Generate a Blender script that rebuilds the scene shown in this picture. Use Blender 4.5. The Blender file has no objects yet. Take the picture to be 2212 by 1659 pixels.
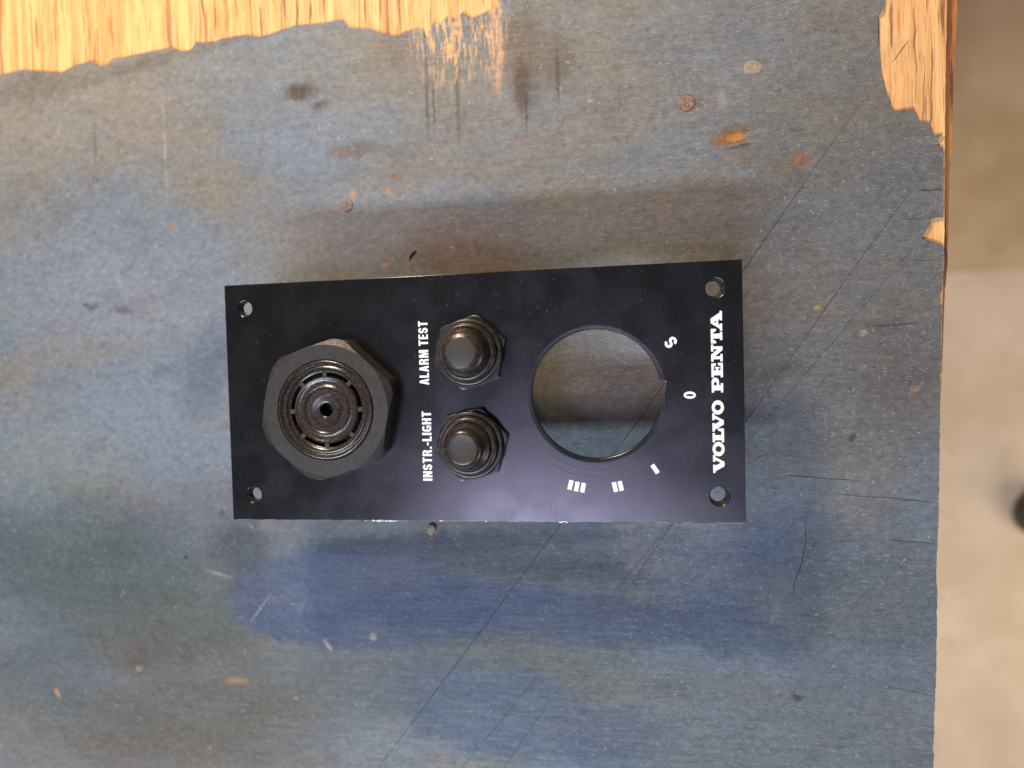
import bpy, bmesh, math, random
from mathutils import Vector, Matrix
random.seed(7)
R = math.radians
scene = bpy.context.scene
col = scene.collection

# ------------------------------------------------------------------ camera
ZP = 0.026                                   # height of the panel's face above the board
FPX, CX, CY = 1661.0, 1106.0, 829.5          # focal length / centre in px of a 2212 px wide picture
cam_rot = (-0.03480797, 0.17466103, -0.02993965)
cam_loc = Vector((0.04313122, 0.00876475, 0.1848084 + ZP))
cd = bpy.data.cameras.new('camera')
cam = bpy.data.objects.new('camera', cd)
col.objects.link(cam)
cam.location = cam_loc
cam.rotation_mode = 'XYZ'
cam.rotation_euler = cam_rot
cd.sensor_width = 36.0
cd.lens = 36.0 * FPX / 2212.0
cd.clip_start, cd.clip_end = 0.01, 50
cd.dof.use_dof = True
cd.dof.focus_distance = 0.186
cd.dof.aperture_fstop = 9.5
scene.camera = cam
RM = Matrix.Rotation(cam_rot[2], 3, 'Z') @ Matrix.Rotation(cam_rot[1], 3, 'Y') @ Matrix.Rotation(cam_rot[0], 3, 'X')

def P(px, py, z=0.0):
    """photo pixel (2212 px wide) -> point on the horizontal plane at height z"""
    d = RM @ Vector(((px - CX) / FPX, -(py - CY) / FPX, -1.0))
    t = (z - cam_loc.z) / d.z
    return cam_loc + d * t

# ------------------------------------------------------------------ world, lights, exposure
w = bpy.data.worlds.new('World'); scene.world = w; w.use_nodes = True
bg = w.node_tree.nodes['Background']
bg.inputs[0].default_value = (0.80, 0.88, 1.0, 1); bg.inputs[1].default_value = 0.12

def area(name, loc, target, sx, sy, energy, color):
    l = bpy.data.lights.new(name, 'AREA'); l.shape = 'RECTANGLE'
    l.size, l.size_y, l.energy, l.color = sx, sy, energy, color
    o = bpy.data.objects.new(name, l); col.objects.link(o)
    o.location = loc
    o.rotation_euler = (Vector(target) - Vector(loc)).to_track_quat('-Z', 'Y').to_euler()
    return o
wl = area('window_light', (-0.55, -1.15, 1.32), (0, 0, 0), 1.15, 0.13, 37, (0.80, 0.91, 1.0))
wl.rotation_euler = (math.atan2(1.15, 1.32), 0, 0)        # long side level and parallel to the board's x axis
area('ceiling_light', (-0.20, -0.60, 2.0), (0.02, 0, 0), 0.7, 0.4, 13, (0.68, 0.65, 1.0))
area('warm_work_lamp', (-0.14, 0.37, 0.255), (-0.08, 0.05, 0), 0.07, 0.07, 3.1, (1.0, 0.77, 0.53))
area('floor_fill_light', (0.80, -0.50, -0.10), (0.38, 0.0, -0.75), 0.5, 0.3, 5.6, (1.0, 0.88, 0.74))  # unseen lamp below table height, added to light only the floor

vs = scene.view_settings
vs.view_transform = 'Standard'; vs.look = 'None'; vs.exposure = 0; vs.gamma = 1
vs.use_curve_mapping = False
scene.render.engine = 'CYCLES'

# ------------------------------------------------------------------ node helpers
def lin(c):
    return tuple(((v / 255.0) / 12.92 if v / 255.0 <= 0.04045 else ((v / 255.0 + 0.055) / 1.055) ** 2.4) for v in c) + (1,)

class Mat:
    def __init__(s, name):
        s.m = bpy.data.materials.new(name); s.m.use_nodes = True
        s.t = s.m.node_tree; s.N = s.t.nodes; s.L = s.t.links
        s.b = s.N['Principled BSDF']
        tc = s.N.new('ShaderNodeTexCoord'); v = s.N.new('ShaderNodeVectorMath'); v.operation = 'SCALE'
        v.inputs['Scale'].default_value = 1000.0                # metres -> millimetres
        s.L.new(tc.outputs['Object'], v.inputs[0]); s.co = v.outputs[0]
    def put(s, sock, val):
        if hasattr(val, 'is_output'): s.L.new(val, sock)
        else: sock.default_value = val
    def scale(s, xyz, co=None):
        v = s.N.new('ShaderNodeVectorMath'); v.operation = 'MULTIPLY'
        s.L.new(co or s.co, v.inputs[0]); v.inputs[1].default_value = xyz; return v.outputs[0]
    def noise(s, xyz=(1, 1, 1), detail=3, rough=0.55, co=None, off=0.0, colour=False):
        n = s.N.new('ShaderNodeTexNoise')
        c = s.scale(xyz, co)
        if off:
            a = s.N.new('ShaderNodeVectorMath'); a.operation = 'ADD'
            s.L.new(c, a.inputs[0]); a.inputs[1].default_value = (off, off * .7, off * .3); c = a.outputs[0]
        s.L.new(c, n.inputs['Vector']); n.inputs['Scale'].default_value = 1.0
        n.inputs['Detail'].default_value = detail; n.inputs['Roughness'].default_value = rough
        return n.outputs['Color' if colour else 0]
    def ramp(s, val, a, b, lo=0.0, hi=1.0, smooth=True):
        r = s.N.new('ShaderNodeMapRange'); r.interpolation_type = 'SMOOTHSTEP' if smooth else 'LINEAR'
        s.put(r.inputs['Value'], val); r.inputs['From Min'].default_value = a; r.inputs['From Max'].default_value = b
        r.inputs['To Min'].default_value = lo; r.inputs['To Max'].default_value = hi; return r.outputs[0]
    def math(s, op, a, b=0.0):
        m = s.N.new('ShaderNodeMath'); m.operation = op; s.put(m.inputs[0], a); s.put(m.inputs[1], b); return m.outputs[0]
    def mix(s, f, a, b, mode='MIX'):
        m = s.N.new('ShaderNodeMix'); m.data_type = 'RGBA'; m.blend_type = mode
        s.put(m.inputs[0], f); s.put(m.inputs[6], a); s.put(m.inputs[7], b); return m.outputs[2]
    def warp(s, amount, sc, co=None):
        n = s.noise((sc, sc, sc), 3, .6, co, 3.1, True)
        c = s.N.new('ShaderNodeVectorMath'); c.operation = 'SUBTRACT'; s.L.new(n, c.inputs[0]); c.inputs[1].default_value = (.5, .5, .5)
        k = s.N.new('ShaderNodeVectorMath'); k.operation = 'MULTIPLY_ADD'
        s.L.new(c.outputs[0], k.inputs[0]); k.inputs[1].default_value = (amount, amount, 0); s.L.new(co or s.co, k.inputs[2])
        return k.outputs[0]
    def blob(s, co, centre, radii, ang=0.0, soft=0.4):
        """soft-edged ellipse mask in millimetres"""
        if abs(ang) > .03:
            r = s.N.new('ShaderNodeVectorRotate'); r.rotation_type = 'Z_AXIS'; r.inputs['Angle'].default_value = -ang
            s.L.new(co, r.inputs['Vector']); r.inputs['Center'].default_value = centre; co = r.outputs[0]
        k = s.N.new('ShaderNodeVectorMath'); k.operation = 'MULTIPLY_ADD'; s.L.new(co, k.inputs[0])
        k.inputs[1].default_value = (1 / radii[0], 1 / radii[1], 0)
        k.inputs[2].default_value = (-centre[0] / radii[0], -centre[1] / radii[1], 0)
        n = s.N.new('ShaderNodeVectorMath'); n.operation = 'LENGTH'; s.L.new(k.outputs[0], n.inputs[0])
        return s.ramp(n.outputs['Value'], 1 - soft, 1 + soft, 1.0, 0.0)
    def bump(s, h, strength=0.3, dist=0.1):
        b = s.N.new('ShaderNodeBump'); b.inputs['Strength'].default_value = strength
        b.inputs['Distance'].default_value = dist * 1e-3; s.L.new(h, b.inputs['Height'])
        if s.b.inputs['Normal'].is_linked:
            s.L.new(s.b.inputs['Normal'].links[0].from_socket, b.inputs['Normal'])
        s.L.new(b.outputs[0], s.b.inputs['Normal'])
    def set(s, **k):
        names = dict(color='Base Color', rough='Roughness', metal='Metallic', spec='Specular IOR Level', coat='Coat Weight')
        for a, v in k.items(): s.put(s.b.inputs[names[a]], v)
        return s

PXM = 0.2108 / FPX * 1000     # mm on the board per photo pixel
def bp(px, py):
    p = P(px, py, 0); return (p.x * 1000, p.y * 1000, 0)

# ------------------------------------------------------------------ materials
def mat_paint():
    m = Mat('worn_blue_paint')
    big = m.noise((.022, .035, .02), 3, .5)
    c = m.mix(m.ramp(big, .38, .62), lin((112, 110, 105)), lin((102, 112, 122)))
    w1 = m.warp(16, .06); w2 = m.warp(5, .25); w3 = m.warp(1.6, .9)
    hb = m.noise((.03, .12, .1), 4, .6, w2, 5.0)
    # (centre px, radii px, angle, softness, colour, strength, warp)
    B = [((150, 230), (420, 130), 8, .6, (124, 117, 103), .7, w1),
         ((1500, 160), (520, 190), 0, .6, (117, 112, 104), .6, w1),
         ((1850, 560), (240, 420), 0, .6, (96, 92, 86), .75, w1),
         ((1780, 830), (330, 150), 0, .5, (86, 88, 90), .5, w1),
         ((300, 650), (330, 150), -4, .7, (108, 120, 138), .8, w1),
         ((830, 520), (200, 110), 0, .7, (108, 120, 140), .6, w1),
         ((680, 300), (130, 80), 0, .7, (106, 118, 138), .5, w1),
         ((300, 930), (330, 130), 0, .6, (104, 121, 142), .7, w1),
         ((130, 1010), (210, 90), 0, .5, (108, 118, 114), .6, w1),
         ((130, 1200), (330, 150), 0, .5, (78, 97, 102), .85, w1),
         ((330, 1300), (330, 190), -12, .4, (84, 94, 92), .8, w1),
         ((330, 1500), (520, 190), 0, .5, (104, 101, 92), .8, w1),
         ((330, 1640), (240, 70), 0, .4, (112, 100, 86), .7, w1),
         ((100, 1450), (150, 120), 0, .6, (80, 100, 112), .6, w1),
         ((480, 1130), (250, 90), -8, .6, (96, 103, 120), .6, w1),
         ((520, 1185), (75, 72), 0, .4, (68, 78, 88), .8, w2),
         ((450, 790), (60, 110), -20, .5, (78, 94, 118), .7, w2),
         ((840, 1285), (400, 130), 4, .10, (58, 79, 124), .75, w2),  # this and the next: blue paint plus the panel's lamp shadow in the colour
         ((1180, 1310), (460, 92), 1, .14, (66, 82, 115), .55, w2),
         ((1330, 1180), (420, 70), 0, .5, (80, 92, 114), .7, w1),
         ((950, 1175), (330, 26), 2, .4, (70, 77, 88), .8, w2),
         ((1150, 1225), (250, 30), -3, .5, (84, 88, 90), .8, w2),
         ((1200, 1262), (220, 16), -6, .5, (122, 122, 112), .5, w2),
         ((1470, 1345), (330, 40), -4, .5, (76, 88, 112), .6, w1),
         ((900, 1480), (330, 80), 3, .5, (86, 94, 95), .7, w1),
         ((1350, 1455), (400, 50), -6, .5, (108, 112, 104), .7, w1),
         ((1130, 1560), (330, 100), -12, .4, (72, 94, 124), .75, w1),
         ((1330, 1590), (130, 60), 0, .6, (66, 88, 122), .6, w1),
         ((1700, 1600), (380, 110), 0, .6, (104, 116, 124), .7, w1),
         ((1650, 1200), (240, 90), 0, .6, (84, 97, 122), .6, w1),
         ((1900, 1300), (170, 160), 0, .6, (90, 99, 104), .6, w1),
         ((1000, 520), (190, 70), 0, .6, (96, 84, 74), .6, w1),
         ((1010, 560), (140, 50), -6, .5, (98, 74, 54), .7, w2),
         ((1340, 760), (110, 50), 0, .5, (104, 112, 118), .8, w2),  # bluish window light through the key hole, put into the paint colour
         ((370, 120), (400, 15), 9.2, .7, (92, 86, 78), .6, w2), ((60, 185), (130, 26), 8, .7, (98, 88, 72), .6, w2),
         ((1290, 850), (150, 75), 0, .5, (82, 74, 70), .6, w2),  # shade on the board under the key hole, painted into its colour
         # marks and stains
         ((645, 198), (36, 17), 0, .7, (72, 58, 48), .95, w2), ((690, 226), (22, 8), 5, .8, (76, 66, 60), .8, w2),
         ((758, 326), (55, 14), 3, .7, (102, 82, 72), .8, w2),
         ((190, 660), (22, 8), 0, .8, (76, 90, 98), .9, w2), ((265, 668), (22, 9), 0, .8, (84, 88, 98), .9, w2),
         ((350, 800), (26, 12), 10, .9, (84, 94, 108), .6, w2), ((480, 1110), (10, 8), 0, .8, (70, 76, 84), .7, w3),
         ((402, 1203), (5, 5), 0, .6, (42, 38, 40), .9, w3),
         ((1132, 110), (42, 95), 0, .5, (104, 88, 72), .75, w2),
         ((1128, 190), (17, 55), 0, .5, (82, 62, 46), .75, w3), ((1205, 130), (30, 60), 0, .6, (98, 86, 74), .7, w2),
         ((1205, 170), (4, 50), 0, .6, (70, 58, 48), .7, w3), ((1137, 240), (2, 38), 0, .7, (54, 44, 40), .8, w3),
         ((922, 200), (4, 90), 0, .6, (72, 68, 66), .7, w3), ((937, 220), (2.5, 60), 0, .6, (62, 58, 58), .7, w3),
         ((988, 190), (5, 110), 0, .6, (84, 80, 78), .7, w3), ((850, 110), (60, 45), 0, .5, (108, 96, 86), .7, w2),
         ((205, 310), (3, 50), 0, .8, (82, 84, 84), .6, w3), ((357, 330), (2, 100), 0, .7, (156, 160, 160), .55, w3),
         ((1590, 278), (36, 9), 2, .4, (116, 92, 62), .85, w3),
         ((1575, 300), (36, 14), 3, .45, (146, 92, 38), .95, w3), ((1592, 296), (18, 7), 3, .4, (196, 126, 36), .95, w3),
         ((1600, 316), (26, 3), 8, .5, (84, 56, 30), .8, w3), ((1605, 338), (34, 14), 3, .7, (116, 106, 92), .8, w3),
         ((1728, 345), (20, 12), 0, .7, (150, 96, 62), .85, w2), ((1690, 365), (34, 14), 0, .8, (116, 100, 88), .6, w2),
         ((1500, 225), (30, 12), 0, .8, (124, 100, 88), .5, w3), ((1560, 215), (8, 18), 0, .7, (146, 152, 162), .6, w3),
         ((1129, 304), (6, 5), 0, .6, (150, 96, 70), .8, w3), ((372, 490), (6, 5), 0, .6, (178, 92, 60), .9, w3),
         ((855, 380), (12, 8), 0, .5, (140, 108, 74), .9, w3), ((762, 418), (8, 14), 0, .7, (160, 128, 92), .8, w3),
         ((838, 412), (6, 8), 0, .6, (168, 128, 92), .9, w3), ((834, 573), (10, 4), 0, .6, (178, 120, 80), .9, w3),
         ((1765, 664), (7, 4), 0, .5, (176, 140, 92), .9, w3), ((1865, 720), (7, 7), 0, .5, (170, 138, 100), .85, w3),
         ((1976, 840), (9, 6), 0, .5, (168, 132, 92), .85, w3), ((1842, 945), (6, 10), -20, .6, (54, 56, 60), .85, w3),
         ((510, 1470), (28, 7), 5, .5, (166, 128, 74), .85, w3), ((124, 1497), (6, 12), 30, .6, (196, 142, 96), .9, w3),
         ((806, 1376), (8, 7), 0, .6, (186, 168, 144), .65, w3), ((708, 1394), (5, 14), 35, .6, (186, 174, 150), .6, w3),
         ((330, 1320), (260, 110), -20, .5, (78, 86, 82), .4, w1), ((430, 1560), (330, 90), 0, .5, (96, 90, 78), .6, w1),
         ((300, 1445), (10, 6), 10, .6, (176, 134, 104), .85, w3), ((290, 1420), (70, 30), 30, .8, (96, 82, 76), .6, w2),
         ((564, 1312), (2, 42), -38, .6, (150, 162, 180), .5, w3), ((475, 1240), (30, 4), -15, .7, (160, 156, 150), .5, w3),
         ((1720, 1507), (11, 8), 0, .6, (58, 58, 54), .8, w3), ((1640, 1350), (50, 7), -6, .8, (70, 80, 98), .6, w3),
         ((1945, 790), (80, 90), 0, .8, (84, 74, 66), .5, w2), ((1680, 800), (60, 14), 6, .8, (66, 64, 66), .6, w2),
         ((1560, 965), (140, 40), 0, .6, (92, 82, 80), .35, w2)]
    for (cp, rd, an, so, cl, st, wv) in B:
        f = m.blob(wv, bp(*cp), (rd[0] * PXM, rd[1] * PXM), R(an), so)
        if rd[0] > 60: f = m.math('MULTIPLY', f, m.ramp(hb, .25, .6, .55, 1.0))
        gl = sum(cl) / 3.0; ks, kb = ((.75, 1.02) if cp[1] < 1100 else (1.0, .86)) if rd[0] > 50 else (.85, .95)      # upper patches greyer than they look in blue window light; lower ones painted darker
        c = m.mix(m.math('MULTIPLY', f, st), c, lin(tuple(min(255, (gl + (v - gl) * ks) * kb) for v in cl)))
    # scuffed-through paint beside the torn veneer
    sc = m.noise((1.1, .16, 1), 5, .75, None, 11.0)
    f = m.blob(w2, bp(990, 75), (95 * PXM, 95 * PXM), 0, .5)
    f = m.math('MULTIPLY', f, m.ramp(sc, .50, .56))
    c = m.mix(m.math('MULTIPLY', f, .9), c, lin((208, 164, 112)))
    f = m.blob(w3, bp(1070, 70), (14 * PXM, 120 * PXM), 0, .5)
    c = m.mix(m.math('MULTIPLY', f, m.ramp(sc, .42, .52, .2, .9)), c, lin((198, 156, 116)))
    # horizontal wood grain telegraphing through the paint, stronger towards the board's raw end
    g1 = m.noise((.10, 1.5, 1), 5, .7, m.warp(1.5, .12), 2.0)
    g2 = m.noise((.55, 4.2, 1), 3, .65, None, 7.0)
    g3 = m.noise((.35, 3.0, 1), 3, .6, None, 17.0)
    fine = m.noise((3.2, 3.2, 1), 3, .6, None, 31.0)
    sep = m.N.new('ShaderNodeSeparateXYZ'); m.L.new(m.co, sep.inputs[0])
    right = m.ramp(sep.outputs[0], -70, 60, .35, 1.0)
    c = m.mix(m.math('MULTIPLY', m.ramp(g1, .30, .70), m.math('MULTIPLY', right, .5)), c, m.mix(1.0, c, (.62, .61, .60, 1), 'MULTIPLY'))
    cloud = m.noise((.10, .13, 1), 4, .65, None, 91.0)
    c = m.mix(m.ramp(cloud, .46, .68, 0, .32), c, m.mix(1.0, c, (.62, .65, .68, 1), 'MULTIPLY'))
    c = m.mix(m.math('MULTIPLY', m.ramp(fine, .35, .7), .30), c, m.mix(1.0, c, (.6, .6, .6, 1), 'MULTIPLY'))
    mot = m.noise((.5, .62, 1), 5, .8, None, 41.0)               # mottled, rubbed paint film
    c = m.mix(m.ramp(mot, .50, .64, 0, .6), c, m.mix(1.0, c, (.60, .60, .62, 1), 'MULTIPLY'))
    c = m.mix(m.ramp(mot, .48, .34, 0, .5), c, m.mix(1.0, c, (1.55, 1.52, 1.46, 1), 'MULTIPLY'))
    fib = m.noise((1.1, 2.8, 1), 3, .6, w2, 71.0)
    c = m.mix(m.ramp(fib, .62, .72, 0, .45), c, lin((170, 176, 178)))
    c = m.mix(m.math('MULTIPLY', m.ramp(g2, .61, .72), m.math('MULTIPLY', right, .65)), c, lin((176, 172, 164)))
    c = m.mix(m.math('MULTIPLY', m.ramp(g3, .63, .73), m.math('MULTIPLY', right, .85)), c, lin((48, 44, 42)))
    # pale dots and hairline scratches all over
    dots = m.noise((1.6, 1.9, 1), 2, .5, None, 51.0)
    c = m.mix(m.ramp(dots, .75, .82, 0, .6), c, lin((196, 196, 192)))
    for k, (sx, sy, an) in enumerate(((.07, 9.0, 35), (.08, 10.0, 118), (.06, 9, 75))):
        rv = m.N.new('ShaderNodeVectorRotate'); rv.rotation_type = 'Z_AXIS'; rv.inputs['Angle'].default_value = R(an)
        m.L.new(m.co, rv.inputs['Vector'])
        s_ = m.noise((sx, sy * .5, 1), 2, .5, rv.outputs[0], 60.0 + 9 * k)
        msk = m.noise((.05, .05, 1), 2, .5, None, 80.0 + 5 * k)
        c = m.mix(m.math('MULTIPLY', m.ramp(s_, .72, .78, 0, .30), m.ramp(msk, .54, .64)), c, lin((168, 176, 186)))
    m.set(color=c, rough=m.ramp(g1, .3, .7, .50, .66), spec=.35)
    hgt = m.math('ADD', m.math('MULTIPLY', g2, .6), m.math('MULTIPLY', g3, -.7))
    m.bump(hgt, .5, .12); m.bump(fine, .3, .07); m.bump(mot, .4, .15)
    return m.m

def mat_bare(name, c0, c1, c2, vertical=True, dark=.75):
    m = Mat(name)
    s1 = (.45, .02, 1) if vertical else (.02, .45, 1)
    s2 = (2.4, .10, 1) if vertical else (.10, 2.4, 1)
    s3 = (1.0, .045, 1) if vertical else (.045, 1.0, 1)
    wv = m.warp(1.2, .12)
    a = m.noise(s1, 4, .6, wv, 2.0); b = m.noise(s2, 4, .65, wv, 6.0); d = m.noise(s3, 3, .55, wv, 12.0)
    c = m.mix(m.ramp(a, .34, .66), lin(c0), lin(c1))
    c = m.mix(m.ramp(b, .50, .68, 0, .6), c, lin(c2))
    c = m.mix(m.ramp(d, .57, .68, 0, dark), c, lin(tuple(v * .62 for v in c2)))
    e = m.noise(tuple(v * .35 for v in s3[:2]) + (1,), 3, .6, wv, 22.0)
    c = m.mix(m.ramp(e, .58, .66, 0, dark * .8), c, lin(tuple(v * .7 for v in c2)))
    m.set(color=c, rough=.55, spec=.35)
    m.bump(b, .5, .22); m.bump(d, .5, .25)
    return m.m

def mat_plate():
    m = Mat('black_anodised_metal')
    br = m.noise((9.0, .35, 1), 3, .6); sm = m.noise((.12, .12, 1), 3, .5, None, 4.0)
    fine = m.noise((5, 5, 1), 2, .6, None, 9.0)
    c = m.mix(sm, (.0028, .0026, .0028, 1), (.0045, .0042, .0046, 1))
    m.set(color=c, rough=m.math('ADD', m.ramp(br, .3, .7, .22, .26), m.ramp(sm, .35, .65, -.02, .03)), spec=.72)
    m.bump(br, .10, .02); m.bump(fine, .10, .015)
    # pressed rings round the key hole
    h = P(1287, 851, ZP) * 1000
    s = m.N.new('ShaderNodeVectorMath'); s.operation = 'DISTANCE'; m.L.new(m.scale((1, 1, 0)), s.inputs[0]); s.inputs[1].default_value = (h.x, h.y, 0)
    ring = None
    for r0, wd, k in ((18.6, .5, .35), (20.4, .4, .25)):
        d_ = m.math('ABSOLUTE', m.math('SUBTRACT', s.outputs['Value'], r0))
        v = m.math('MULTIPLY', m.ramp(d_, 0, wd, 1, 0), k)
        ring = v if ring is None else m.math('ADD', ring, v)
    m.bump(ring, .5, .012)
    m.bump(m.ramp(s.outputs['Value'], 15.4, 16.7), .7, .10)          # the hole's edge is rolled down a little
    return m.m

def mat_simple(name, c, rough, spec=.5, metal=0, bump=None, c2=None, nsc=.8):
    m = Mat(name)
    if c2:
        n = m.noise((nsc, nsc, nsc), 4, .65, None, 2.0); c = m.mix(m.ramp(n, .38, .64), c, c2)
    n2 = m.noise((nsc * 2.2,) * 3, 3, .6, None, 8.0)
    m.set(color=c, rough=m.ramp(n2, .3, .7, max(rough - .07, 0), rough + .07), spec=spec, metal=metal)
    if bump: m.bump(m.noise((bump[0],) * 3, 4, .65, None, 5.0), bump[1], bump[2])
    return m.m

M = {}
M['paint'] = mat_paint()
M['bare'] = mat_bare('bare_veneer', (220, 172, 114), (196, 144, 90), (134, 88, 48))
M['ply_edge'] = mat_bare('plywood_edge', (168, 112, 62), (146, 86, 46), (104, 62, 34))
M['ply_dark'] = mat_bare('lower_plies', (140, 100, 62), (120, 82, 50), (88, 58, 36), False)
M['plate'] = mat_plate()
M['edge'] = mat_simple('scuffed_plate_edge', (.035, .035, .04, 1), .35, .6, 0, (2, .4, .05), (.26, .25, .23, 1), .35)
M['bright'] = mat_simple('bare_aluminium', (.72, .66, .58, 1), .38, .5, .7, (4, .6, .08))
M['print'] = mat_simple('white_print', (.82, .82, .82, 1), .5, .3, 0, None, (.76, .76, .77, 1), 1.2)
M['nut'] = mat_simple('black_nylon', (.021, .018, .0165, 1), .5, .45, 0, (5, .35, .05), (.031, .027, .024, 1), .7)
M['buzzer'] = mat_simple('black_glossy_plastic', (.016, .013, .011, 1), .24, .5, 0, (2.2, .3, .10), (.046, .036, .028, 1), 1.7)
M['rubber'] = mat_simple('dusty_black_rubber', (.015, .012, .010, 1), .31, .48, 0, (.9, .30, .14), (.038, .030, .023, 1), .8)
M['capdust'] = mat_simple('matt_dusty_rubber', (.032, .028, .026, 1), .5, .35, 0, (4, .3, .05), (.046, .041, .037, 1), 1.6)
M['smallnut'] = mat_simple('black_nut', (.010, .010, .010, 1), .34, .5, 0, (3, .5, .08), (.035, .032, .030, 1), .9)
M['dark'] = mat_simple('dark_inside', (.010, .009, .008, 1), .5, .4)
M['rust'] = mat_simple('rusty_steel', (.15, .085, .055, 1), .55, .5, .2, (2.4, 1, .4), (.30, .20, .16, 1), 1.5)
M['steel'] = mat_simple('painted_nail', (.10, .10, .10, 1), .55, .4, .0, (2.4, .8, .3), (.16, .14, .12, 1), 1.2)
M['filler'] = mat_simple('dried_filler', (.36, .29, .21, 1), .8, .2, 0, (1.8, 1, .5), (.25, .20, .15, 1), 1.5)
M['dust'] = mat_simple('pale_lint', (.19, .185, .18, 1), .8, .2)
M['pencil'] = mat_simple('scored_line', (.025, .023, .022, 1), .7, .2, 0, None, (.06, .056, .054, 1), .35)
M['sliver'] = mat_simple('dark_swarf', (.03, .03, .032, 1), .35, .6, .3)
M['olive'] = mat_simple('dark_olive_rubber', (.035, .032, .018, 1), .5, .4, 0, None, (.05, .042, .022, 1), .2)

def mat_floor():
    m = Mat('tan_floor')
    a = m.noise((.010, .010, 1), 4, .6); b = m.noise((.05, .05, 1), 3, .6, None, 5.0)
    c = m.mix(m.ramp(a, .35, .65), lin((186, 164, 138)), lin((174, 150, 123)))
    c = m.mix(m.ramp(b, .55, .75, 0, .15), c, lin((146, 120, 92)))
    m.set(color=c, rough=.6, spec=.3); return m.m
def mat_floor_shade():  # browner floor tone that paints in the soft shadow
    m = Mat('brown_floor_shade')
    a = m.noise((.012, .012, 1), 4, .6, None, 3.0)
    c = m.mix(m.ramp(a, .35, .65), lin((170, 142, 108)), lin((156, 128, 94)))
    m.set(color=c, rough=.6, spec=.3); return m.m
M['floor'] = mat_floor(); M['mat'] = mat_floor_shade()  # second entry is the brown for the painted floor shadow

# ------------------------------------------------------------------ mesh helpers
def empty(name, loc=(0, 0, 0)):
    o = bpy.data.objects.new(name, None); col.objects.link(o); o.location = loc; o.empty_display_size = .01; return o
def tag(o, label=None, cat=None, group=None, kind=None):
    for k, v in (('label', label), ('category', cat), ('group', group), ('kind', kind)):
        if v: o[k] = v
    return o
def link(name, me, mats, parent=None, loc=None, smooth=None):
    o = bpy.data.objects.new(name, me); col.objects.link(o)
    for m in (mats if isinstance(mats, (list, tuple)) else [mats]):
        me.materials.append(m)
    if parent is not None: o.parent = parent
    if loc is not None: o.location = loc
    if smooth is not None:
        for p in me.polygons: p.use_smooth = True
        me.set_sharp_from_angle(angle=R(smooth))
    return o
def mesh(name, verts, faces):
    me = bpy.data.meshes.new(name); me.from_pydata([tuple(v) for v in verts], [], faces); me.update(); return me
def lathe(profile, seg=72, wob=0.0, closed_ring=False, seed=0):
    """profile: (r, z) in mm from outside-bottom upwards/inwards"""
    rnd = random.Random(seed); ph = [rnd.random() * 6.28 for _ in range(4)]
    V, F = [], []; n = len(profile)
    for r, z in profile:
        for k in range(seg):
            t = 2 * math.pi * k / seg
            rr = r * (1 + wob * (math.sin(2 * t + ph[0]) + .6 * math.sin(3 * t + ph[1]) + .4 * math.sin(5 * t + ph[2])))
            V.append((rr * math.cos(t) * 1e-3, rr * math.sin(t) * 1e-3, z * 1e-3))
    rows = n if closed_ring else n - 1
    for i in range(rows):
        for k in range(seg):
            a, b = i * seg + k, i * seg + (k + 1) % seg
            j = (i + 1) % n
            F.append((a, b, j * seg + (k + 1) % seg, j * seg + k))
    if not closed_ring and profile[-1][0] < 1e-3: pass
    return mesh('lathe', V, F)
def fill2d(loops, z_top, thick, bevel=0.0, res=0):
    """flat plate from closed loops (holes by even-odd), top at z_top"""
    cu = bpy.data.curves.new('outline', 'CURVE'); cu.dimensions = '2D'; cu.fill_mode = 'BOTH'
    cu.extrude = thick / 2 - bevel; cu.bevel_depth = bevel; cu.bevel_resolution = res; cu.offset = -bevel
    for lp in loops:
        s = cu.splines.new('POLY'); s.points.add(len(lp) - 1); s.use_cyclic_u = True
        for p, q in zip(s.points, lp): p.co = (q[0], q[1], 0, 1)
    o = bpy.data.objects.new('outline', cu); col.objects.link(o)
    dg = bpy.context.evaluated_depsgraph_get(); dg.update()
    me = bpy.data.meshes.new_from_object(o.evaluated_get(dg))
    bpy.data.objects.remove(o); bpy.data.curves.remove(cu)
    me.materials.clear()
    me.transform(Matrix.Translation((0, 0, z_top - thick / 2))); return me
def circle(c, r, n=96, a0=0.0, a1=2 * math.pi, end=False):
    m_ = n + (1 if end else 0)
    return [(c[0] + r * math.cos(a0 + (a1 - a0) * k / n), c[1] + r * math.sin(a0 + (a1 - a0) * k / n)) for k in range(m_)]
def jag(pts, step, amp, rnd):
    """subdivide an open run of points and roughen it"""
    out = []
    for a, b in zip(pts, pts[1:]):
        L = math.hypot(b[0] - a[0], b[1] - a[1]); n = max(1, int(L / step)); out.append(a)
        nx, ny = -(b[1] - a[1]) / max(L, 1e-9), (b[0] - a[0]) / max(L, 1e-9)
        for k in range(1, n):
            t = k / n + rnd.uniform(-.25, .25) / n; d = rnd.gauss(0, amp)
            out.append((a[0] + (b[0] - a[0]) * t + nx * d, a[1] + (b[1] - a[1]) * t + ny * d))
    out.append(pts[-1]); return out

# ------------------------------------------------------------------ floor
fl = link('floor', mesh('floor', [(-2, -2, -.75), (3, -2, -.75), (3, 3, -.75), (-2, 3, -.75)], [(0, 1, 2, 3)]), M['floor'])
tag(fl, 'tan floor seen out of focus past the table edge', 'floor', kind='structure')
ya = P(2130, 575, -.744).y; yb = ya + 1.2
fm = link('floor_shade', mesh('shade_sheet', [(-.4, ya - .012, -.744), (1.6, ya + .008, -.744), (1.6, yb, -.744), (-.4, yb, -.744)], [(0, 1, 2, 3)]), M['mat'], fl)  # flat brown piece standing in for the soft shadow across the floor

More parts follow.
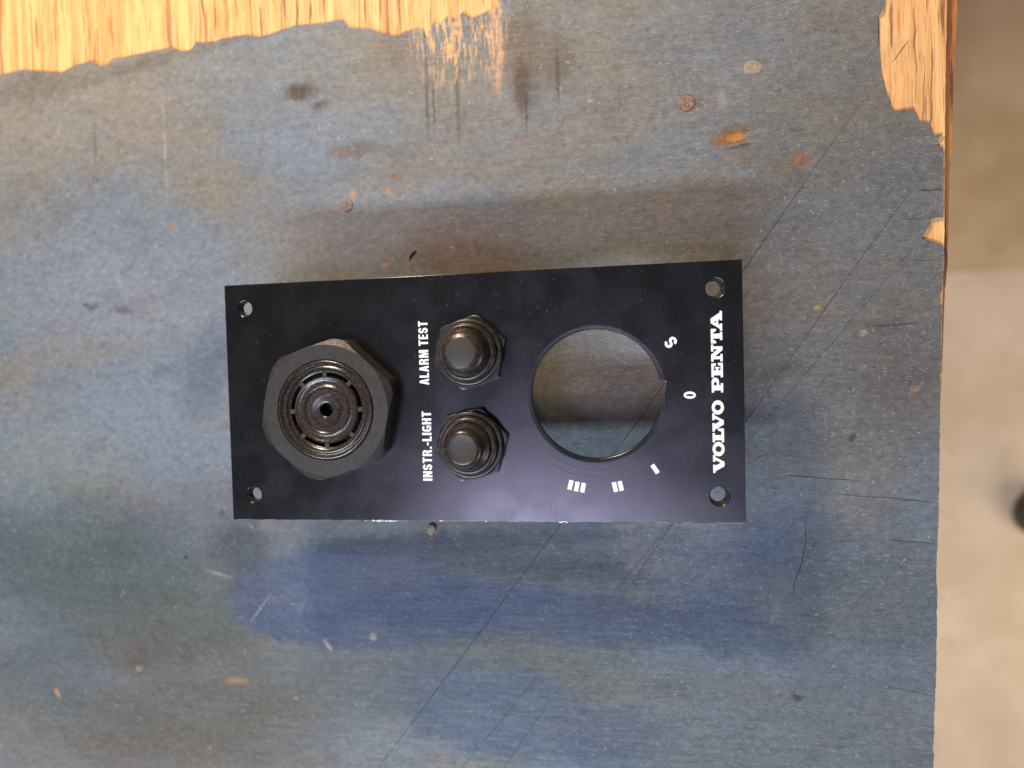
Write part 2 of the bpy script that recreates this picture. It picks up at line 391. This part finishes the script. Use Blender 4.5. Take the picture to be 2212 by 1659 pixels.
# ------------------------------------------------------------------ the plywood board
board = empty('plywood_board')
tag(board, 'worn blue painted plywood board with torn veneer and bare wood patches under the panel', 'board')
rnd = random.Random(3)
T0, T1, T2 = .0008, .0016, .0016
tl = [(-700, 318), (-300, 226), (0, 161), (50, 150), (95, 153), (135, 155), (150, 146), (165, 140), (196, 131), (212, 142), (228, 140), (240, 128), (300, 116),
      (370, 102), (395, 111), (412, 108), (420, 93), (465, 90), (480, 83), (530, 75), (555, 79), (580, 75), (635, 55), (690, 50), (740, 42), (748, 52),
      (755, 59), (795, 62), (820, 69), (840, 75), (860, 77), (875, 67), (912, 60), (918, 84), (925, 70), (935, 48), (950, 52), (962, 36), (985, 42), (1000, 24), (1018, 40), (1040, 30),
      (1056, 22), (1074, 16), (1079, -10), (1083, -200), (1090, -420)]
tr = [(1935, -420), (1925, -160), (1911, 0), (1905, 25), (1896, 32), (1898, 107), (1904, 161), (1911, 190), (1920, 211), (1929, 240), (1950, 236), (1975, 234), (1986, 263),
      (2007, 265), (2018, 292), (2037, 288), (2026, 300), (2026, 313), (2038, 318), (2038, 408), (2030, 411), (2038, 413), (2038, 468), (2011, 472), (2006, 490), (1990, 515), (2022, 523), (2038, 530),
      (2038, 560), (2034, 630), (2029, 640), (2030, 662), (2034, 664), (2032, 751), (2031, 810), (2027, 815), (2031, 822), (2030, 921), (2029, 1035), (2026, 1174), (2021, 1240), (2025, 1276), (2023, 1426),
      (2018, 1576), (2016, 1659), (2012, 1900), (2006, 2300)]
def outline(right_run, z, step=7, amp=.9, left=None):
    run = jag(right_run, step, amp, rnd)
    base = [(-700, 2300)]
    pts = base + (jag(left, 6, .55, rnd) if left else [(-700, -420)]) + run
    return [tuple(P(x, y, z))[:2] for x, y in pts]
me = fill2d([outline(tr, 0, 7, .7, tl)], 0.0, T0)
link('top_veneer', me, M['paint'], board)
ply2 = [(2048, -420), (2046, 0), (2042, 200), (2041, 330), (2040, 560), (2036, 640), (2034, 760), (2031, 900), (2028, 1040), (2024, 1180), (2019, 1420), (2014, 1600), (2010, 1700), (2002, 2300)]
link('ply', fill2d([outline(ply2, -T0, 12, .5)], -T0 - 1e-5, T1), M['bare'], board)
ply3 = [(2075, -420), (2068, 0), (2059, 197), (2056, 286), (2050, 430), (2047, 560), (2041, 640), (2036, 773), (2030, 900), (2026, 1040), (2022, 1180), (2017, 1420), (2012, 1600), (2008, 1700), (2000, 2300)]
link('ply', fill2d([outline(ply3, -T0 - T1, 12, .5)], -T0 - T1 - 2e-5, T2), M['ply_edge'], board)
ply4 = [(x - 3, y) for x, y in ply3]
link('ply', fill2d([outline(ply4, -T0 - T1 - T2, 14, .5)], -T0 - T1 - T2 - 3e-5, .006), M['ply_dark'], board)

# scored lines and cracks in the veneer
def strip(name, pts, width, mat, parent, z=4e-5, taper=True, wob=.25, seed=1, z0=0.0):
    r_ = random.Random(seed); pl = []
    for a, b in zip(pts, pts[1:]):
        L = math.hypot(b[0] - a[0], b[1] - a[1]); n = max(2, int(L / 9))
        for k in range(n):
            t = k / n; pl.append((a[0] + (b[0] - a[0]) * t + r_.gauss(0, wob), a[1] + (b[1] - a[1]) * t + r_.gauss(0, wob)))
    pl.append(pts[-1]); V, F = [], []; n = len(pl)
    for i, p in enumerate(pl):
        q = pl[min(i + 1, n - 1)]; o_ = pl[max(i - 1, 0)]
        dx, dy = q[0] - o_[0], q[1] - o_[1]; L = math.hypot(dx, dy) or 1
        t = i / (n - 1); wd = width * .5 * (min(1, 6 * t, 6 * (1 - t)) if taper else 1) * r_.uniform(.65, 1.25) + .05
        for s_ in (-1, 1):
            v = P(p[0] - s_ * dy / L * wd, p[1] + s_ * dx / L * wd, z0 + z); V.append(v)
    for i in range(n - 1): F.append((2 * i, 2 * i + 1, 2 * i + 3, 2 * i + 2))
    return link(name, mesh(name, V, F), mat, parent)
strip('scored_line', [(1900, 172), (1782, 330), (1636, 540), (1430, 836), (1326, 981), (1213, 1130), (1080, 1308), (820, 1655), (700, 1816)], 1.4, M['pencil'], board, seed=2)
strip('scored_line', [(1966, 82), (1925, 138)], 1.3, M['pencil'], board, seed=3, z0=-T0)
strip('scored_line', [(2029, 333), (1925, 469), (1839, 587), (1620, 898), (1446, 1141), (1360, 1266), (1281, 1381)], 1.1, M['pencil'], board, seed=4)
strip('scored_line', [(1985, 522), (1946, 566), (1800, 738), (1620, 946), (1411, 1176), (1261, 1356)], .7, M['pencil'], board, seed=5)
strip('scored_line', [(1166, 1454), (1045, 1602), (960, 1700)], .8, M['pencil'], board, seed=6)
strip('scored_line', [(1210, 1480), (1111, 1626), (1070, 1690)], .8, M['pencil'], board, seed=7)
for i, (pts, wd) in enumerate([([(1982, 413), (2008, 411), (2037, 408)], 3.2), ([(1945, 474), (1966, 473), (2003, 471)], 1.4), ([(1692, 1026), (1760, 1032), (1848, 1038)], 2.0),
                               ([(1810, 1068), (1925, 1076), (2023, 1086)], 1.6), ([(1660, 1052), (1690, 1056)], 1.5), ([(1916, 1166), (1970, 1170), (2024, 1175)], 2.0),
                               ([(1882, 704), (1930, 703), (1984, 697)], 2.4), ([(1739, 1116), (1741, 1166), (1732, 1215), (1716, 1260), (1712, 1300)], 3.0),
                               ([(1610, 1003), (1660, 978)], 1.2), ([(1960, 562), (2036, 562)], 1.0), ([(1905, 1480), (2022, 1505)], 1.0)]):
    strip('crack', pts, wd * .75, M['pencil'], board, seed=20 + i, wob=.5)

# nails set into the board
def nail(px, py, rpx, mat, h, seed, sx=1.0):
    r = rpx * PXM
    me = lathe([(r * .9, -.3), (r, h * .4), (r * .93, h), (r * .5, h * 1.05), (r * .2, h * .85), (.001, h * .8)], 28, .035, seed=seed)
    o = link('nail', me, mat, board, P(px, py, 0), 50); o.scale.x = sx; return o
nail(1483, 222, 17.5, M['rust'], .32, 1); nail(751, 444, 13.5, M['rust'], .28, 2, .95); nail(205, 387, 11, M['steel'], .12, 3, .9)
fp = link('filler_plug', lathe([(2.2, -.3), (2.3, .08), (1.9, .25), (1.1, .2), (.5, .05), (.001, 0)], 30, .07, seed=9), M['filler'], board, P(1626, 146, 0), 60)
fp.scale.y = .8

# ------------------------------------------------------------------ the instrument panel
panel = empty('instrument_panel')
tag(panel, 'black metal key switch panel with alarm buzzer, two push buttons and white lettering', 'instrument panel')
PT = .0018
def pp(x, y): q = P(x, y, ZP); return (q.x, q.y)
corn = [pp(484, 617), pp(504, 1123), pp(1613, 1131), pp(1603, 560)]
hx, hy = pp(1287, 851); HR = .0155
na, nb = pp(1438, 824), pp(1438, 879)
nx = (na[0] + nb[0]) / 2; ny0, ny1 = nb[1], na[1]
a1 = math.asin((ny1 - hy) / HR); a0 = math.asin((ny0 - hy) / HR)
key = circle((hx, hy), HR, 120, a1, 2 * math.pi + a0, True) + [(nx, ny0), (nx, ny1)]
HOLES = [((529, 667), 1.95, 1.6, (.35, .10)), ((549, 1069), 2.05, 1.6, (.40, .25)), ((1545, 622), 2.25, 1.7, (-.50, -.02)), ((1555, 1072), 2.3, 1.75, (-.35, .32))]
holes = [circle(pp(*h[0]), h[1] * 1e-3, 40) for h in HOLES]
bzc = pp(726, 882); b1c = pp(1017, 761); b2c = pp(1021, 959)
thru = [circle(bzc, .0126, 64), circle(b1c, .006, 40), circle(b2c, .006, 40)]
plate_me = fill2d([corn, key] + holes + thru, ZP, PT, .00018, 1)
plate = link('face_plate', plate_me, [M['plate'], M['edge'], M['bright']], panel)
for (hp, ro, ri, (ox, oy)) in HOLES:            # rough, slanting bores of the corner screw holes
    c = pp(*hp); V, F = [], []; r_ = random.Random(hp[0]); n = 40
    for t, z in ((0, -.22), (.35, -.6), (.7, -1.2), (1, -1.75)):
        for k in range(n):
            a = 2 * math.pi * k / n; rr = (ro + .02 + (ri - ro) * t) * (1 + (r_.gauss(0, .018) if t > 0 else 0))
            V.append((c[0] + (ox * t + rr * math.cos(a)) * 1e-3, c[1] + (oy * t + rr * math.sin(a)) * 1e-3, ZP + z * 1e-3))
    for i in range(3):
        for k in range(n): F.append((i * n + k, (i + 1) * n + k, (i + 1) * n + (k + 1) % n, i * n + (k + 1) % n))
    link('screw_hole', mesh('screw_hole', V, F), M['smallnut'], plate, None, 35)
ybot = min(c[1] for c in corn)
for p in plate_me.polygons:
    c = p.center; n = p.normal
    # chamfer along the lower rim is rubbed
    if n.y < -.3 and c.y < ybot + .0012: p.material_index = 1

# scuff of bare metal on the lower rim
V, F = [], []; r_ = random.Random(12)
for i in range(46):
    x = r_.gauss(826, 14) if i < 34 else r_.choice([1214, 1219, 1224, 1050, 960]) + r_.gauss(0, 3)
    y = 1122.6 + (x - 504) * .0072 + r_.gauss(0, .9); s_ = r_.uniform(.6, 2.2)
    a = r_.uniform(-.5, .5); k = len(V)
    for dx, dy in ((-s_ * 1.6, -s_ * .4), (s_ * 1.3, -s_ * .5), (s_ * 1.8, s_ * .3), (-s_, s_ * .5)):
        V.append(P(x + dx * math.cos(a) - dy * math.sin(a), y + dx * math.sin(a) + dy * math.cos(a), ZP + 2e-5 + 4e-6 * i))
    F.append((k + 3, k + 2, k + 1, k))
link('edge_scuff', mesh('edge_scuff', V, F), M['bright'], plate)

# --- lettering: outlines drawn glyph by glyph, cap height 1
def stroke(pts, wd):
    L_, R_ = [], []; n = len(pts)
    for i, p in enumerate(pts):
        a, b = pts[max(i - 1, 0)], pts[min(i + 1, n - 1)]
        dx, dy = b[0] - a[0], b[1] - a[1]; l = math.hypot(dx, dy)
        L_.append((p[0] - dy / l * wd / 2, p[1] + dx / l * wd / 2)); R_.append((p[0] + dy / l * wd / 2, p[1] - dx / l * wd / 2))
    return L_ + R_[::-1]
def arc(cx, cy, rx, ry, a, b, n=10):
    return [(cx + rx * math.cos(R(a + (b - a) * k / n)), cy + ry * math.sin(R(a + (b - a) * k / n))) for k in range(n + 1)]
def s_path(w_, h=1.0, t=.18):
    rx = w_ / 2 - t / 2; cx = w_ / 2; ry = (h - t) / 4; tp, bt = h - t / 2 - ry, t / 2 + ry
    return arc(cx, tp, rx, ry, 8, 100, 8) + arc(cx, tp, rx, ry, 112, 250, 10) + arc(cx, bt, rx, ry, 70, -90, 11) + arc(cx, bt, rx, ry, -102, -188, 8)
SANS = {
 'I': (.21, [[(0, 0), (0, 1), (.21, 1), (.21, 0)]]),
 'N': (.56, [[(0, 0), (0, 1), (.21, 1), (.375, .44), (.375, 1), (.56, 1), (.56, 0), (.36, 0), (.185, .58), (.185, 0)]]),
 'T': (.54, [[(0, 1), (.54, 1), (.54, .83), (.372, .83), (.372, 0), (.168, 0), (.168, .83), (0, .83)]]),
 'L': (.46, [[(0, 0), (0, 1), (.205, 1), (.205, .17), (.46, .17), (.46, 0)]]),
 'H': (.56, [[(0, 0), (0, 1), (.2, 1), (.2, .6), (.36, .6), (.36, 1), (.56, 1), (.56, 0), (.36, 0), (.36, .43), (.2, .43), (.2, 0)]]),
 'E': (.47, [[(0, 0), (0, 1), (.46, 1), (.46, .83), (.2, .83), (.2, .6), (.43, .6), (.43, .43), (.2, .43), (.2, .17), (.47, .17), (.47, 0)]]),
 'A': (.60, [[(0, 0), (.195, 1), (.405, 1), (.60, 0), (.4, 0), (.372, .2), (.228, .2), (.2, 0)], [(.25, .36), (.35, .36), (.3, .74)]]),
 'M': (.76, [[(0, 0), (0, 1), (.27, 1), (.38, .42), (.49, 1), (.76, 1), (.76, 0), (.575, 0), (.575, .72), (.45, 0), (.31, 0), (.185, .72), (.185, 0)]]),
 'R': (.58, [[(0, 0), (0, 1)] + arc(.31, .73, .25, .27, 90, -50, 10) + [(.53, .42), (.54, .18), (.58, 0), (.37, 0), (.345, .15), (.335, .33), (.29, .41), (.2, .41), (.2, 0)],
            [(.2, .84)] + arc(.28, .705, .085, .135, 90, -90, 6) + [(.2, .57)]]),
 'S': (.54, [stroke(s_path(.54, 1.0, .19), .19)]),
 'G': (.56, [stroke(arc(.28, .70, .185, .205, 15, 90, 6) + arc(.28, .70, .185, .205, 105, 180, 6) + arc(.28, .30, .185, .205, 180, 270, 8) + [(.40, .14), (.44, .22)], .19),
            [(.28, .52), (.56, .52), (.56, .02), (.45, .02), (.44, .10), (.37, .16), (.37, .36), (.28, .36)]]),
 '.': (.19, [[(0, 0), (0, .2), (.19, .2), (.19, 0)]]),
 '-': (.28, [[(0, .33), (0, .5), (.28, .5), (.28, .33)]]),
 '0': (.54, [arc(.27, .5, .27, .51, 0, 354, 30), arc(.27, .5, .085, .335, 0, 350, 24)]),
}
SLAB = {
 'V': (1.74, [[(0, 1), (.80, 1), (.80, .8), (.69, .8), (.99, .31), (1.24, .8), (1.08, .8), (1.08, 1), (1.74, 1), (1.74, .8), (1.53, .8), (1.07, 0), (.66, 0), (.17, .8), (0, .8)]]),
 'A': (1.86, [[(0, 0), (.68, 0), (.68, .2), (.55, .2), (.62, .33), (1.04, .33), (1.11, .2), (.98, .2), (.98, 0), (1.86, 0), (1.86, .2), (1.70, .2), (1.17, 1), (.74, 1), (.2, .2), (0, .2)], [(.73, .5), (.95, .5), (.84, .74)]]),
 'O': (1.36, [arc(.68, .5, .68, .53, 0, 354, 40), arc(.68, .5, .29, .27, 0, 352, 30)]),
 'L': (1.32, [[(0, 0), (1.32, 0), (1.32, .52), (1.12, .52), (1.02, .22), (.68, .22), (.68, .8), (.88, .8), (.88, 1), (0, 1), (0, .8), (.2, .8), (.2, .2), (0, .2)]]),
 'P': (1.40, [[(0, 0), (.86, 0), (.86, .2), (.67, .2), (.67, .36)] + arc(1.02, .68, .38, .32, -90, 90, 12) + [(0, 1), (0, .8), (.2, .8), (.2, .2), (0, .2)], [(.67, .55)] + arc(.88, .68, .10, .13, -90, 90, 6) + [(.67, .81)]]),
 'E': (1.39, [[(0, 0), (1.39, 0), (1.39, .42), (1.2, .42), (1.1, .2), (.67, .2), (.67, .41), (.83, .41), (.87, .3), (1.0, .3), (1.0, .7), (.87, .7), (.83, .59), (.67, .59), (.67, .8), (1.07, .8), (1.16, .6), (1.36, .6), (1.36, 1), (0, 1), (0, .8), (.2, .8), (.2, .2), (0, .2)]]),
 'N': (1.62, [[(0, 0), (.7, 0), (.7, .2), (.5, .2), (.5, .66), (1.08, 0), (1.43, 0), (1.43, .8), (1.62, .8), (1.62, 1), (.95, 1), (.95, .8), (1.17, .8), (1.17, .42), (.66, 1), (0, 1), (0, .8), (.22, .8), (.22, .2), (0, .2)]]),
 'T': (1.35, [[(.30, 0), (1.05, 0), (1.05, .2), (.90, .2), (.90, .8), (1.03, .8), (1.14, .55), (1.35, .55), (1.35, 1), (0, 1), (0, .55), (.21, .55), (.32, .8), (.45, .8), (.45, .2), (.30, .2)]]),
}
def place_glyphs(name, items, label=None):
    """items: (loops, origin(x,y), u(x,y)*scale, v(x,y)*scale)"""
    bm = bmesh.new()
    for loops, o, u, v in items:
        for grp in ([loops] if len(loops) < 2 or len(loops[1]) and name else [loops]):
            me = fill2d([[(o[0] + a * u[0] + b * v[0], o[1] + a * u[1] + b * v[1]) for a, b in lp] for lp in grp], ZP + 3.5e-5, 2.5e-5)
            bm.from_mesh(me); bpy.data.meshes.remove(me)
    me = bpy.data.meshes.new(name); bm.to_mesh(me); bm.free()
    o = link(name, me, M['print'], plate)
    if label: o['label'] = label
    return o
def run_text(txt, font, base0, base1, cap_px, gap=.115, space=.30):
    """one line of condensed text between two px points on its baseline"""
    tot = sum(space if c == ' ' else font[c][0] + gap for c in txt) - gap
    A, B = Vector(pp(*base0)), Vector(pp(*base1)); u = (B - A) / tot; ud = u.normalized()
    v = Vector((-ud.y, ud.x)) * (Vector(pp(base0[0] - cap_px, base0[1])) - A).length
    x, it = 0, []
    for c in txt:
        if c == ' ': x += space; continue
        wd, loops = font[c]; o = A + u * x
        if c == 'G': it += [([loops[0]], o, u, v)]; it += [([loops[1]], o, u, v)]
        else: it.append((loops, o, u, v))
        x += wd + gap
    return it
place_glyphs('lettering', run_text('ALARM TEST', SANS, (927.2, 831), (923.4, 693.5), 20.3), 'white words ALARM TEST')
place_glyphs('lettering', run_text('INSTR.-LIGHT', SANS, (934.3, 1038.5), (931, 888.5), 20.0), 'white words INSTR.-LIGHT')
# maker's name: each letter set between its measured ends
base = lambda y: 1559.2 + (y - 671) * (1565.4 - 1559.2) / (1022 - 671)
spans = [('V', 1595, 1428), ('O', 1440, 1308), ('L', 1311, 1184), ('V', 1212, 1043), ('O', 1056, 924), ('P', 852, 714), ('E', 712, 579), ('N', 566, 408), ('T', 398, 264), ('A', 284, 100)]
it = []
for c, s0, s1 in spans:
    y0, y1 = 648 + s0 * .2343, 648 + s1 * .2343
    A, B = Vector(pp(base(y0), y0)), Vector(pp(base(y1), y1)); u = (B - A) / SLAB[c][0]; ud = u.normalized()
    v = Vector((-ud.y, ud.x)) * .00258
    it.append((SLAB[c][1], A, u, v))
place_glyphs('lettering', it, 'white maker name in slab serif capitals')
# key positions S, 0, I, II, III
def centred(c, px, ang, h, wx=1.0):
    """ang: direction of the letter's up vector"""
    v = Vector((math.cos(R(ang)), math.sin(R(ang)))) * h; u = Vector((v.y, -v.x)) * wx
    o = Vector(pp(*px)) - u * SANS[c][0] / 2 - v * .5
    return (SANS[c][1], o, u, v)
place_glyphs('position_mark', [centred('S', (1449, 739.5), 214, .0030, 1.2)], 'white letter S')
place_glyphs('position_mark', [centred('0', (1490, 853.5), 178, .00275, 1.15)], 'white zero')
def bars(centres, wd, ln):
    it = []
    for (x, y), (dx, dy) in centres:
        c = Vector(pp(x, y)); d = (Vector(pp(x + dx, y + dy)) - c).normalized(); n_ = Vector((-d.y, d.x))
        it.append(([[(-.5, -.5), (-.5, .5), (.5, .5), (.5, -.5)]], c, n_ * wd, d * ln))
    return it
place_glyphs('position_mark', bars([((1415, 1013), (32, 46))], .00105, .00238), 'single white bar')
place_glyphs('position_mark', bars([((1328.3, 1052), (13, 52)), ((1340.8, 1049.7), (13, 52))], .00105, .00235), 'pair of white bars')
place_glyphs('position_mark', bars([((1232.3, 1047.4), (-13, 52)), ((1246, 1051), (-9, 53)), ((1259.3, 1053.4), (-9, 53))], .00105, .00235), 'three white bars')

# --- alarm buzzer
bz = empty('alarm_buzzer', (bzc[0], bzc[1], ZP)); bz.parent = panel
def hex_nut(circ, h, ang, bore, rc, cham=.55, round_=.985, seg=180, bev=.12):
    ap = circ * math.cos(R(30)); V, F = [], []
    rings = []
    for k in range(seg):
        t = 2 * math.pi * k / seg; d = ((t - R(ang) + R(30)) % R(60)) - R(30)      # 0 at a corner
        d2 = R(30) - abs(d)
        rh = min(ap / math.cos(d2), circ * round_); rt = min(rc, rh)
        zs = h - max(0, rh - rc) * cham
        rings.append([(bore, 0), (bore, h - .15), (bore + .15, h), (rt - bev, h), (max(rt, rh * 0 + rt), h - bev * .6), (rh, min(zs, h - bev * .6) - .02), (rh, 0.01)])
    n = len(rings[0])
    for k in range(seg):
        t = 2 * math.pi * k / seg
        for r, z in rings[k]: V.append((r * math.cos(t) * 1e-3, r * math.sin(t) * 1e-3, z * 1e-3))
    for k in range(seg):
        k2 = (k + 1) % seg
        for i in range(n): F.append((k * n + i, k * n + (i + 1) % n, k2 * n + (i + 1) % n, k2 * n + i))
    me = mesh('nut', V, F); bm = bmesh.new(); bm.from_mesh(me); bmesh.ops.recalc_face_normals(bm, faces=bm.faces); bm.to_mesh(me); bm.free()
    return me
link('lock_nut', hex_nut(18.6, 6.9, 17.6, 12.45, 16.2, .75, .95), M['nut'], bz, None, 28)
GZ = 6.7
rim = lathe([(12.3, 0), (12.3, GZ + .1), (12.1, GZ + .35), (11.75, GZ + .4), (11.5, GZ + .1), (11.2, GZ - .25), (10.9, GZ - .2), (10.65, GZ + .1), (10.3, GZ + .15), (10.05, GZ - .15), (9.8, GZ - .5), (9.45, GZ - .6), (9.3, GZ - .7), (9.3, GZ - 2.2), (9.8, GZ - 2.3), (9.8, .2)], 120, closed_ring=True)
rimo = link('grille_rim', rim, M['buzzer'], bz, None, 45)
disc = lathe([(8.35, GZ - 2.0), (8.35, GZ - .65), (8.2, GZ - .35), (7.95, GZ - .15), (7.7, GZ - .2), (7.4, GZ - .5), (6.4, GZ - .55), (6.1, GZ - .3), (5.85, GZ - .15), (5.6, GZ - .25), (5.3, GZ - .6), (4.1, GZ - .65), (3.85, GZ - .4), (3.6, GZ - .2), (3.3, GZ - .25), (2.6, GZ - .4), (1.95, GZ - .4), (1.7, GZ - .6), (1.7, GZ - 2.0)], 96, closed_ring=True)
link('sound_disc', disc, M['buzzer'], bz, None, 45)
def box(cx, cy, cz, sx, sy, sz, ang=0.0):
    V = []
    for z in (-1, 1):
        for x, y in ((-1, -1), (1, -1), (1, 1), (-1, 1)):
            X, Y = x * sx / 2 + cx, y * sy / 2 + cy; X, Y = X * math.cos(ang) - Y * math.sin(ang), X * math.sin(ang) + Y * math.cos(ang)
            V.append((X * 1e-3, Y * 1e-3, (z * sz / 2 + cz) * 1e-3))
    return mesh('box', V, [(3, 2, 1, 0), (4, 5, 6, 7), (0, 1, 5, 4), (1, 2, 6, 5), (2, 3, 7, 6), (3, 0, 4, 7)])
for k, dd in enumerate((0, 2, 1, -2, 3, 1, -1, 2)):
    link('spoke', box(8.83, 0, GZ - 1.15, 1.35, 1.05, 1.3, R(45 * k + dd * .6)), M['capdust'], bz)
link('sound_chamber', lathe([(9.75, GZ - 5.2), (9.75, GZ - 5.0), (4, GZ - 4.9), (.001, GZ - 4.9)], 48), M['dark'], bz)
link('buzzer_body', lathe([(.001, -ZP * 1e3 + .02), (15.4, -ZP * 1e3 + .02), (16, -ZP * 1e3 + .6), (16, -PT * 1e3 - .9), (15.2, -PT * 1e3 - .02), (12.6, -PT * 1e3 - .02)], 64), M['nut'], bz, None, 40)

# --- push buttons
def button(c, ang, cap, seed, label):
    b = empty('push_button', (c[0], c[1], ZP)); b.parent = panel; b['label'] = label
    link('hex_nut', hex_nut(9.45, 1.7, ang, 6.0, 9.0, .35, 1.0, 120, .1), M['smallnut'], b, None, 25)
    prof = [(7.9, 1.4), (8.2, 1.9), (8.3, 2.5), (8.15, 3.1), (7.75, 3.4), (7.3, 3.3), (6.95, 3.15), (7.05, 3.6), (7.15, 4.3), (7.0, 5.0), (6.55, 5.45), (6.1, 5.45), (5.75, 5.3), (5.7, 5.8), (5.75, 6.5), (5.5, 7.05)] + cap[:-3]
    link('rubber_boot', lathe(prof, 72, .006, seed=seed), M['rubber'], b, None, 60)
    link('cap_face', lathe(cap[-4:], 60, .006, seed=seed), M['capdust'], b, None, 60)
    link('switch_body', lathe([(.001, -20), (5.2, -20), (5.6, -19.4), (5.6, -PT * 1e3 - .02)], 40), M['dark'], b, None, 40)
    return b
button(b1c, 17.4, [(5.45, 7.5), (5.45, 8.2), (5.25, 9.1), (4.85, 9.8), (4.25, 10.3), (3.5, 10.65), (2.7, 10.85), (1.5, 10.95), (.001, 10.97)], 4, 'worn push button with a rounded cap beside the words ALARM TEST')
button(b2c, 12.6, [(4.9, 7.4), (4.6, 7.9), (4.55, 9.7), (4.4, 10.4), (4.0, 10.9), (3.5, 11.05), (3.2, 10.85), (1.6, 10.8), (.001, 10.8)], 5, 'push button with a flat round cap beside the words INSTR.-LIGHT')

# ------------------------------------------------------------------ small loose things
cr = link('crumb', lathe([(1.1, .01), (1.5, .5), (1.4, 1.1), (.9, 1.5), (.4, 1.6), (.001, 1.6)], 18, .09, seed=31), M['filler'], None, P(933, 1143, 0), 60)
cr.scale = (.85, 1.1, .7); tag(cr, 'small tan crumb lying on the board just below the panel edge', 'crumb')
a, b = P(884, 560, .0002), P(898, 540, .0004)
d = (b - a); n_ = Vector((-d.y, d.x, 0)).normalized() * .00022
V = []
for t, wd in ((0, .3), (.2, 1), (.5, 1.1), (.8, 1), (1, .5)):
    p = a + d * t + n_ * math.sin(t * 3.1) * 1.2
    V += [p - n_ * wd + Vector((0, 0, -.00015)), p + n_ * wd + Vector((0, 0, -.00015)), p + Vector((0, 0, .00025))]
F = []
for i in range(4):
    k = 3 * i
    F += [(k, k + 1, k + 4, k + 3), (k + 1, k + 2, k + 5, k + 4), (k + 2, k, k + 3, k + 5)]
sl = link('metal_sliver', mesh('sliver', V, F + [(0, 2, 1), (12, 13, 14)]), M['sliver'])
tag(sl, 'thin dark metal sliver lying on the grey paint above the panel', 'swarf')

# lint and dust on the panel: too fine to count
V, F = [], []; r_ = random.Random(44)
def on_plate(x, y):
    if not (492 < x < 1600 and 622 - (x - 484) * .051 < y < 1116): return False
    q = pp(x, y)
    for c, rr in ((bzc, .0195), (b1c, .0098), (b2c, .0098), ((hx, hy), .0172)):
        if math.hypot(q[0] - c[0], q[1] - c[1]) < rr: return False
    for hc in (pp(529, 667), pp(549, 1069), pp(1545, 622), pp(1555, 1072)):
        if math.hypot(q[0] - hc[0], q[1] - hc[1]) < .003: return False
    return True
cnt = 0
while cnt < 330:
    x, y = r_.uniform(490, 1605), r_.uniform(560, 1120)
    if r_.random() < .35: x, y = r_.gauss(1150, 170), r_.gauss(660, 60)
    if not on_plate(x, y): continue
    cnt += 1
    z = ZP + 5e-5 + 3e-7 * cnt; a = r_.uniform(0, 6.28)
    ln = r_.uniform(.5, 1.3) if r_.random() < .72 else r_.uniform(2.0, 5.0); wd = r_.uniform(.28, .6) if ln < 1.5 else .32
    bend = r_.uniform(-.7, .7); k = len(V); n = 3 if ln > 1.5 else 1
    for i in range(n + 1):
        t = i / n - .5; aa = a + bend * t
        cx_, cy_ = x + math.cos(aa) * ln * t, y + math.sin(aa) * ln * t
        for s_ in (-1, 1): V.append(P(cx_ - s_ * math.sin(aa) * wd / 2, cy_ + s_ * math.cos(aa) * wd / 2, z))
    for i in range(n): F.append((k + 2 * i, k + 2 * i + 1, k + 2 * i + 3, k + 2 * i + 2))
du = link('dust', mesh('dust', V, F), M['dust'])
tag(du, 'pale dust specks and lint scattered over the black panel', 'dust', kind='stuff')

# dark rounded foot standing on the floor
fc = P(2284, 1128, -.70)
ft = empty('round_foot', (fc.x, fc.y, -.75)); tag(ft, 'dark olive round foot standing on the tan floor past the table edge', 'foot')
link('pad', lathe([(.001, 0.1), (22, .1), (25, 6), (26, 22), (23, 40), (18, 50), (12, 54), (.001, 55)], 48), M['olive'], ft, None, 40)
link('stem', lathe([(11, 53), (11, 120), (9, 124), (.001, 124)], 32), M['sliver'], ft, None, 40)
